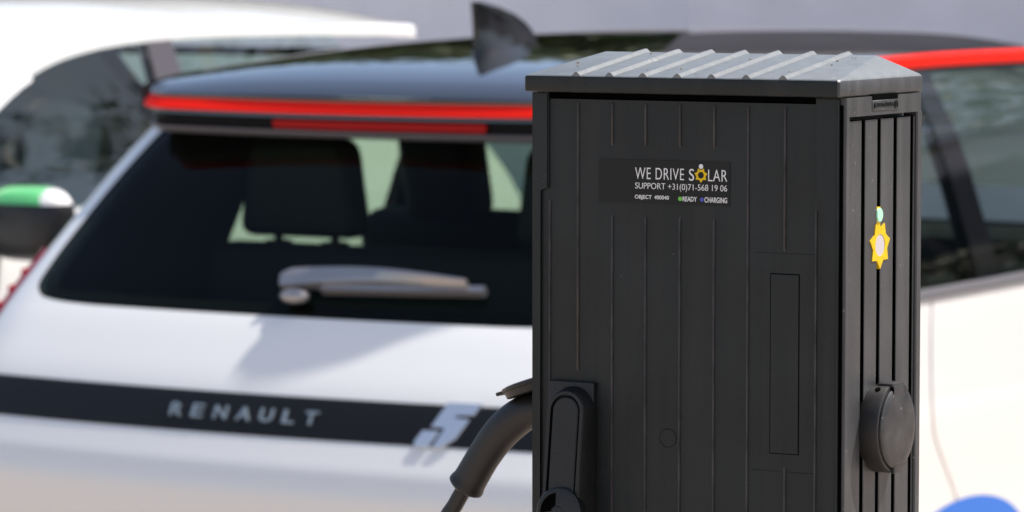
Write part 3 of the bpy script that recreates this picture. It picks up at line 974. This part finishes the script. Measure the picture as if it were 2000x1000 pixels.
for f in bm.faces: f.material_index = 0 if f.calc_center_median().z > KZ + 0.0128 else (2 if f.calc_center_median().x > 0.1535 else 1)  # lit faces painted lighter: sky-lit top, sunlit right rim
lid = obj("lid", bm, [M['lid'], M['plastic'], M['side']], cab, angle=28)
# crumbs lying on the lid
rnd = random.Random(5)
bm = bmesh.new()
for _ in range(16):
    x, y = rnd.uniform(-.30, -.03), rnd.uniform(.004, .115)
    z = zt_ + slope * (y - LY0) + .0008
    r_ = rnd.uniform(.0005, .0013)
    bmesh.ops.create_icosphere(bm, subdivisions=1, radius=r_, matrix=Matrix.Translation(K(x, y, z)) @ Matrix.Diagonal((1, 1.5, .6, 1)))
cr = obj("dirt_crumbs", bm, mat("dry dirt", (0.30, 0.22, 0.13), 0.9), lid); cr["kind"] = "stuff"
# notch shade under the lid and moulded maker's plate
bm = bmesh.new()
kbox(bm, -.002, .0030, .0560, .1090, -.0052, -.0006, 0)
obj("latch_notch_shade", bm, M['void'], cab)
bm = bmesh.new()
kbox(bm, -.001, .0032, .0555, .1100, -.0150, -.0053, 0.0006, 1)
plate = obj("maker_plate", bm, M['side'], cab)
bm = bmesh.new()
text_mesh(bm, "JEAN MÜLLER", SD, .0575, .0985, -.0125, -.0072, .0032, .0041, spacing=0.95)
rr = [[K(d, .1040 + r * cos(a), -.0100 + r * sin(a)) for a in [k / 24 * 2 * pi for k in range(24)]] for r, d in ((.0030, .0032), (.0030, .0040), (.0038, .0040), (.0038, .0032))]
grid(bm, rr, closed_u=True)
text_mesh(bm, "f", SD, .1028, .1052, -.0122, -.0078, .0032, .0041)
obj("moulded_lettering", bm, M['plastic'], plate)
bm = bmesh.new()
kbox(bm, -.0150, -.0003, .0026, .0033, BOT, -.0080, 0)
obj("hinge_gap_shade", bm, M['void'], cab, smooth=False)  # black strip laid over the panel edge as the slot's shade
# sticker
bm = bmesh.new()
kbox(bm, -.2402, -.1088, 0.0006, 0.0013, -.0990, -.0602, 0.0)
stk = obj("sticker", bm, M['sticker'], door)
bm = bmesh.new()
D0, D1 = -.0006, -.00025
text_mesh(bm, "WE DRIVE", FR, -.2030, -.1540, -.0772, -.0670, D0, D1, spacing=1.1, weight=-0.008)
text_mesh(bm, "S", FR, -.1490, -.1440, -.0774, -.0668, D0, D1)
text_mesh(bm, "LAR", FR, -.1300, -.1112, -.0772, -.0670, D0, D1, spacing=1.05, weight=-0.008)
text_mesh(bm, "SUPPORT +31(0)71-568 19 06", FR, -.2030, -.1112, -.0876, -.0804, D0, D1, weight=-0.006)
text_mesh(bm, "OBJECT  400040", FR, -.2032, -.1690, -.0959, -.0914, D0, D1, weight=0.012)
text_mesh(bm, "READY", FR, -.1553, -.1412, -.0958, -.0915, D0, D1, weight=0.012)
text_mesh(bm, "CHARGING", FR, -.1335, -.1112, -.0962, -.0914, D0, D1, weight=0.012)
def disc(bm, fn, cx, cz, r, d0, d1, n=28):
    prism(bm, [(cx + r * cos(k / n * 2 * pi), cz + r * sin(k / n * 2 * pi)) for k in range(n)], fn, d0, d1)
disc(bm, FR, -.1371, -.0645, .0021, D0, D1)
obj("white_print", bm, M['print'], stk)
bm = bmesh.new()
star_ring(bm, FR, -.1372, -.0722, .0066, .0046, .0030, D0, D1)
obj("sun_print", bm, M['yellow'], stk)
bm = bmesh.new(); disc(bm, FR, -.1578, -.0937, .0019, D0, D1)
obj("ready_dot", bm, M['green'], stk)
bm = bmesh.new(); disc(bm, FR, -.1361, -.0938, .0019, D0, D1)
obj("charging_dot", bm, M['blue'], stk)
# sun emblem and status light on the side
bm = bmesh.new()
kbox(bm, -.012, -.0002, .0700, .0830, -.1500, -.1000, 0)
star_ring(bm, SD, .0783, -.1340, .0212, .0150, .0100, -.002, .0009)
emb = obj("sun_emblem", bm, [M['yellow']], cab, angle=30)
bm = bmesh.new(); n = 32
prism(bm, [(.0783 + .0104 * cos(k / n * 2 * pi), -.1340 + .0104 * sin(k / n * 2 * pi)) for k in range(n)], SD, -.001, .0005)
obj("emblem_lens", bm, M['lens'], emb)
bm = bmesh.new()
prism(bm, [(.0775 + .0063 * cos(k / n * 2 * pi), -.1073 + .0063 * sin(k / n * 2 * pi)) for k in range(n)], SD, -.008, .0012, .0005)
obj("status_light", bm, M['led'], cab)

# sockets
def socket(side_sign, yc_, zc_, x_face, lid_open):
    s = side_sign
    e = sub_emp("socket", cab)
    base = Matrix.Translation(K(x_face, yc_, zc_))
    bm = bmesh.new()
    n = 56
    def ring(r, h, flat=True):
        out = []
        for k in range(n):
            a = k / n * 2 * pi
            y, z = r * sin(a), r * cos(a)
            if flat: z = min(z, r * 0.93)
            out.append(base @ Vector((s * h, y, z)))
        return out
    R0 = 0.0405
    vr = grid(bm, [ring(R0 * .985, -.002), ring(R0, .001), ring(R0, .0150), ring(R0 * .985, .0168), ring(R0 * .93, .0172), ring(R0 * .92, .010)], closed_u=True)
    cap(bm, vr[-1])
    obj("socket_housing", bm, M['rubber'], e)  # black tone stands in for the housing's unlit sides
    if not lid_open:
        bm = bmesh.new()
        def lr(r, h):
            out = []
            for k in range(n):
                a = k / n * 2 * pi
                y, z = r * sin(a), r * cos(a)
                z = min(z, R0 * 0.93)
                z = max(z, -r)
                out.append(base @ Vector((s * h, y, z)))
            return out
        rr_ = R0 * .9
        rows = [lr(rr_, .012), lr(rr_, .0186), lr(rr_ * .97, .0196), lr(rr_ * .8, .0206), lr(rr_ * .5, .0213), lr(rr_ * .2, .0216), lr(.0005, .0216)]
        vr = grid(bm, rows, closed_u=True); cap(bm, vr[-1])
        box(bm, 0.0165, 0.0205, -.0115, .0115, .025, R0 * .935, .0012, 2, base)
        box(bm, 0.0165, 0.0200, -.009, .009, -R0 * 1.0, -.030, .0012, 2, base)
        obj("socket_lid", bm, M['socketlid'], e)
        for dy in (-.0118, .0118):
            bm = bmesh.new()
            box(bm, 0.0150, 0.0200, dy - .0006, dy + .0006, .020, R0 * .90, 0, 1, base)
            obj("hinge_slot_shade", bm, M['void'], e)
        bm = bmesh.new()
        # screw hole on the housing rim
        a = radians(-28)
        lathe(bm, [(.0026, .0385), (.0026, .0412)], 'Z', 16, base @ Matrix.Translation((0.0085, 0, 0)) @ Matrix.Rotation(radians(30), 4, 'X'))
        obj("screw_hole_shade", bm, M['void'], e)
        bm = bmesh.new()
        box(bm, 0.004, 0.0195, -.012, .012, R0 * .925, R0 * .985, .001, 2, base)
        obj("hinge", bm, M['socketlid'], e)
    else:
        bm = bmesh.new()
        tl = Matrix.Translation(K(x_face - 0.006, yc_, zc_ + 0.0385)) @ Matrix.Rotation(radians(-19), 4, 'Y') @ Matrix.Translation((-0.036, 0, 0))
        lathe(bm, [(.0360, -.009), (.0372, -.003), (.0385, -.0025), (.0385, .0005), (.0340, .0018), (.0100, .0022)], 'Z', 44, tl)
        box(bm, -.0465, -.0355, -.010, .010, -.0030, .0004, .0008, 2, tl)
        box(bm, 0.02, 0.040, -.012, .012, -.006, .001, .001, 2, tl)
        obj("socket_lid", bm, M['rubber'], e)
    return e
socket(1, .0783, -.2950, .0004, False)
socket(-1, .0850, -.2990, -.3068, True)

# swing handle on the door
bm = bmesh.new()
kbox(bm, -.2885, -.2420, -.0045, .0015, -.430, -.2618, .0012)
hnd = obj("door_handle", bm, M['handle'], cab)
def stadium(hw, ztop, zbot, n=20, xc=-.2625):
    pts = [(xc - hw, zbot)] + [(xc - hw * cos(k / n * pi), ztop - hw + hw * sin(k / n * pi)) for k in range(n + 1)] + [(xc + hw, zbot)]
    return pts
def prot(z): return 0.0185 + (-.268 - z) / .11 * 0.0135
bm = bmesh.new()
o1, o2 = stadium(.0190, -.2680, -.420), stadium(.0178, -.2692, -.420)
i1, i2 = stadium(.0150, -.2720, -.420), stadium(.0150, -.2720, -.420)
grid(bm, [[K(x, -.004, z) for x, z in stadium(.0215, -.2655, -.420)], [K(x, -prot(z) + .002, z) for x, z in o1], [K(x, -prot(z), z) for x, z in o2], [K(x, -prot(z), z) for x, z in i1], [K(x, -prot(z) + .006, z) for x, z in i2]])
vs = [bm.verts.new(K(x, -prot(z) + .005, z)) for x, z in stadium(.0151, -.2719, -.420)]
bm.faces.new(vs)
obj("handle_housing", bm, M['handle'], hnd, angle=35)
bm = bmesh.new()
g1, g2, g3 = stadium(.0132, -.2738, -.420), stadium(.0132, -.2738, -.420), stadium(.0120, -.2750, -.420)
vr = grid(bm, [[K(x, -prot(z) + .006, z) for x, z in g1], [K(x, -prot(z) + .0012, z) for x, z in g2], [K(x, -prot(z) - .0002, z) for x, z in g3]])
bm.faces.new(vr[-1])
obj("lever", bm, M['handle'], hnd, angle=35)
# knurled lock disc with key cover
bm = bmesh.new()
kc = K(-.2612, -.0345, -.3765)
tilt = Matrix.Translation(kc) @ Matrix.Rotation(radians(-7), 4, 'X')
n = 72
def kring(r, h, knurl=0.0):
    return [tilt @ Vector(((r + (knurl if k % 2 else 0)) * sin(k / n * 2 * pi), -h, (r + (knurl if k % 2 else 0)) * cos(k / n * 2 * pi))) for k in range(n)]
vr = grid(bm, [kring(.0215, -.012), kring(.0222, -.006, .0004), kring(.0222, .0006, .0004), kring(.0212, .0020), kring(.0190, .0024), kring(.0060, .0028), kring(.0050, .0040), kring(.0005, .0042)], closed_u=True)
kn = obj("lock_disc", bm, M['handle'], hnd, angle=35)
bm = bmesh.new()
pts = [(0.0175 * sin(a), 0.0175 * cos(a)) for a in [radians(-95 + 85 * k / 14) for k in range(15)]]
inner = [(0.0065 * sin(a), 0.0065 * cos(a)) for a in [radians(-20 - 65 * k / 8) for k in range(9)]]
prism(bm, pts + inner, lambda a, b, d: tilt @ Vector((a, -d, b)), .0010, .0030)
obj("key_opening_shade", bm, M['void'], kn)

# ------------------------------------------------------------------ charging plug and cable
cab_lab = "black charging plug with thick cable plugged into the cabinet's left socket"
plug = thing("charging_cable", cab_lab, "charging cable", (KX - 0.45, KY + 0.085, 0))
def PC(x, z, y=0.0): return Vector((x + 0.45, y, z + KZ))
def bez(pts, n):
    out = []
    P_ = [Vector(p) for p in pts]
    P_ = [P_[0] * 2 - P_[1]] + P_ + [P_[-1] * 2 - P_[-2]]
    for i in range(1, len(P_) - 2):
        for k in range(n):
            t = k / n
            a, b, c, d = P_[i - 1:i + 3]
            out.append(0.5 * ((2 * b) + (c - a) * t + (2 * a - 5 * b + 4 * c - d) * t * t + (3 * b - a - 3 * c + d) * t ** 3))
    out.append(P_[-2])
    return out
path = bez([PC(-.300, -.2995), PC(-.335, -.2990), PC(-.362, -.3040), PC(-.388, -.3225), PC(-.408, -.3470), PC(-.4225, -.3690), PC(-.4300, -.3800)], 6)
rads = []
for i, p in enumerate(path):
    u = i / (len(path) - 1)
    r = sp(u, [0, .2, .45, .7, .85, .96, .985, 1.0], [.0155, .0158, .0172, .0160, .0162, .0178, .0172, .0150])
    rads.append(r)
bm = bmesh.new(); tube(bm, path, rads, 28)
obj("plug", bm, M['rubber'], plug)
bm = bmesh.new()
cp = bez([PC(-.4280, -.3770), PC(-.4400, -.3960), PC(-.4560, -.4250), PC(-.480, -.52), PC(-.500, -.70, .02), PC(-.520, -1.1, .05), PC(-.57, -1.5, .15), PC(-.70, -KZ + 0.012, .4), PC(-1.3, -KZ + 0.011, 1.6), PC(-2.4, -KZ + 0.011, 2.9), PC(-3.55, -KZ + 0.011, 4.0), PC(-4.45, -KZ + 0.011, 5.6), PC(-4.45, -KZ + 0.011, 6.9)], 8)
tube(bm, cp, 0.0078, 14)
obj("cable", bm, M['rubber'], plug)

# ------------------------------------------------------------------ beyond the cars: wall, building, trees, added shadow caster
bm = bmesh.new()
box(bm, -36, -10.6, 23.0, 23.35, 0, 2.3, 0.01)
wl = tag(obj("boundary_wall", bm, M['render'], smooth=False), "long pale rendered wall in shade beyond the parked cars", "wall")
bm = bmesh.new()
box(bm, -36.05, -10.58, 22.92, 23.43, 2.305, 2.42, 0.01)
obj("coping", bm, M['coping'], wl, smooth=False)
bld = thing("building", "grey clad building in shade behind the hatchback's roof", "building", (2, 20, 0))
bm = bmesh.new()
box(bm, -12.4, 15, 0, 7, 0, 4.3, 0.01)
obj("wall", bm, M['greyrender'], bld, smooth=False)
bm = bmesh.new()
box(bm, -12.5, 15.1, -0.12, 7.1, 4.305, 4.5, 0.02)
obj("roof_edge", bm, M['coping'], bld, smooth=False)
bm = bmesh.new()
box(bm, -12.43, -7.0, -0.04, 0.3, 2.35, 4.28, 0.004)
obj("upper_cladding", bm, mat("dark grey cladding", (0.17, 0.17, 0.185), 0.8, noise=(2, 0.1)), bld, smooth=False)
for fx in range(1, 6):
    for fz in (0.9, 2.6):
        x0 = -10.6 + fx * 4.2
        bm = bmesh.new()
        for (a, b, c, d) in ((x0, x0 + 1.8, fz, fz + .08), (x0, x0 + 1.8, fz + 1.12, fz + 1.2), (x0, x0 + .08, fz + .08, fz + 1.12), (x0 + 1.72, x0 + 1.8, fz + .08, fz + 1.12), (x0 + .86, x0 + .94, fz + .08, fz + 1.12)):
            box(bm, a, b, -0.06, -0.002, c, d, 0)
        f = obj("window", bm, M['greytrim'], bld, smooth=False)
        bm = bmesh.new(); box(bm, x0 + .08, x0 + 1.72, -0.03, -0.004, fz + .08, fz + 1.12, 0)
        obj("pane", bm, M['winglass'], f, smooth=False)

def tree(x, y, h, cr, label, seed, group="trees beyond the wall"):
    rnd = random.Random(seed)
    t = thing("tree", label, "tree", (x, y, 0), 0, group)
    bm = bmesh.new()
    tube(bm, [(0, 0, 0), (0.05, 0.03, h * .3), (-0.04, 0.06, h * .6), (0.02, 0, h * .85)], [.2, .16, .11, .03], 10)
    for k in range(7):
        a = rnd.uniform(0, 2 * pi); z0 = h * rnd.uniform(.3, .6); L = cr * rnd.uniform(.6, .9)
        tube(bm, [(0, 0, z0), (L * .5 * cos(a), L * .5 * sin(a), z0 + L * .35), (L * cos(a), L * sin(a), z0 + L * .6)], [.08, .05, .015], 7)
    obj("trunk", bm, M['bark'], t)
    bm = bmesh.new()
    clumps = [(Vector((rnd.gauss(0, cr * .45), rnd.gauss(0, cr * .45), min(h * .92, max(h * .3, rnd.uniform(h * .28, h * .92))))), rnd.uniform(.4, .8) * cr * .6) for _ in range(60)]
    for c, r in clumps:
        for _ in range(75):
            d = Vector((rnd.gauss(0, 1), rnd.gauss(0, 1), rnd.gauss(0, 1))).normalized() * r * rnd.uniform(.55, 1.05)
            p = c + d
            if p.z < h * .22: continue
            s = rnd.uniform(.10, .22)
            u = Vector((rnd.gauss(0, 1), rnd.gauss(0, 1), rnd.gauss(0, 1))).normalized()
            v = u.orthogonal().normalized()
            bm.faces.new([bm.verts.new(p + u * s), bm.verts.new(p + v * s * .5), bm.verts.new(p - u * s), bm.verts.new(p - v * s * .5)])
    obj("crown", bm, M['leaf'], t, smooth=False)
for i, (x, y, h, cr) in enumerate([(-12.0, 25.6, 6.4, 1.9), (-13.9, 26.5, 7.1, 2.1), (-16.1, 25.8, 6.5, 2.1), (-18.3, 26.6, 7.2, 2.2), (-20.6, 26.0, 6.6, 2.2), (-23.2, 26.4, 7.0, 2.4), (-26.5, 26.2, 7, 2.6)]):
    tree(x, y, h, cr, "broad green tree standing behind the long pale wall", 11 + i)

for i, (x, y, h, cr) in enumerate([(-6.5, 30, 8.6, 2.6), (-2.5, 30.5, 9.6, 2.8), (2, 30, 9.0, 2.8), (7, 30.5, 9.4, 2.9)]):
    tree(x, y, h, cr, "tall green tree standing behind the grey building", 40 + i, "trees behind the building")
for i, (x, y, h) in enumerate([(-0.2, 17.6, 2.7), (1.6, 17.9, 3.0)]):
    rnd = random.Random(70 + i)
    sh = thing("shrub", "rounded dark green shrub in front of the grey building", "shrub", (x, y, 0), 0, "shrubs by the building")
    bm = bmesh.new()
    for k in range(6):
        a = k * 1.05
        tube(bm, [(0.05 * cos(a), 0.05 * sin(a), 0), (.3 * cos(a), .3 * sin(a), h * .5), (.55 * cos(a), .55 * sin(a), h * .8)], [.03, .02, .008], 6)
    obj("stem", bm, M['bark'], sh)
    bm = bmesh.new()
    for _ in range(2600):
        d = Vector((rnd.gauss(0, 1), rnd.gauss(0, 1), rnd.gauss(0, 1))).normalized() * rnd.uniform(.6, 1) ** .5
        p = Vector((d.x * 1.0, d.y * 0.8, h * .52 + d.z * h * .47)) * 1.0
        p.x *= 1 + .15 * sin(p.z * 5 + i)
        z_ = rnd.uniform(.05, .11)
        u = Vector((rnd.gauss(0, 1), rnd.gauss(0, 1), rnd.gauss(0, 1))).normalized(); v = u.orthogonal().normalized()
        bm.faces.new([bm.verts.new(p + u * z_), bm.verts.new(p + v * z_ * .5), bm.verts.new(p - u * z_), bm.verts.new(p - v * z_ * .5)])
    obj("foliage", bm, M['leaf'], sh, smooth=False)

lamp = thing("shadow_caster", "added unseen shadow caster reaching over the hatchback from its right side", "shadow caster", (CX + 2.0, SY + 0.80, 0))  # invented, out of view, to cast the shadow patch on the tailgate
bm = bmesh.new()
tube(bm, [(0, 0, 0), (0, 0, 1), (0, 0, 3.25), (-.04, -.0, 3.36), (-.12, -.0, 3.40), (-.32, 0.0, 3.405)], [.06, .055, .04, .035, .03, .028], 14)
lathe(bm, [(.12, 0), (.12, .03), (.07, .05)], 'Z', 20)
obj("caster_pole", bm, M['caster_pole'], lamp)
bm = bmesh.new()
CASTER_OUTLINE = [(-0.93, -0.144), (-0.881, -0.148), (-0.812, -0.144), (-0.737, -0.134), (-0.667, -0.12), (-0.605, -0.1), (-0.561, -0.077), (-0.477, -0.053), (-0.308, -0.048), (-0.308, 0.017), (-0.449, 0.037), (-0.59, 0.087), (-0.778, 0.057), (-0.89, -0.013), (-0.935, -0.101), (-0.941, -0.133)]  # outline projected back from the tailgate shadow it has to cast
prism(bm, CASTER_OUTLINE, lambda a, b, d: Vector((a, b, 3.388 + d)), 0, .03, .008)
obj("caster_head", bm, M['caster_pole'], lamp)
bm = bmesh.new()
prism(bm, [(-.86, -.09), (-.5, -.03), (-.5, .02), (-.8, .04)], lambda a, b, d: Vector((a, b, 3.388 + d)), -.010, -.001)
obj("caster_cover", bm, M['lampglass'], lamp)
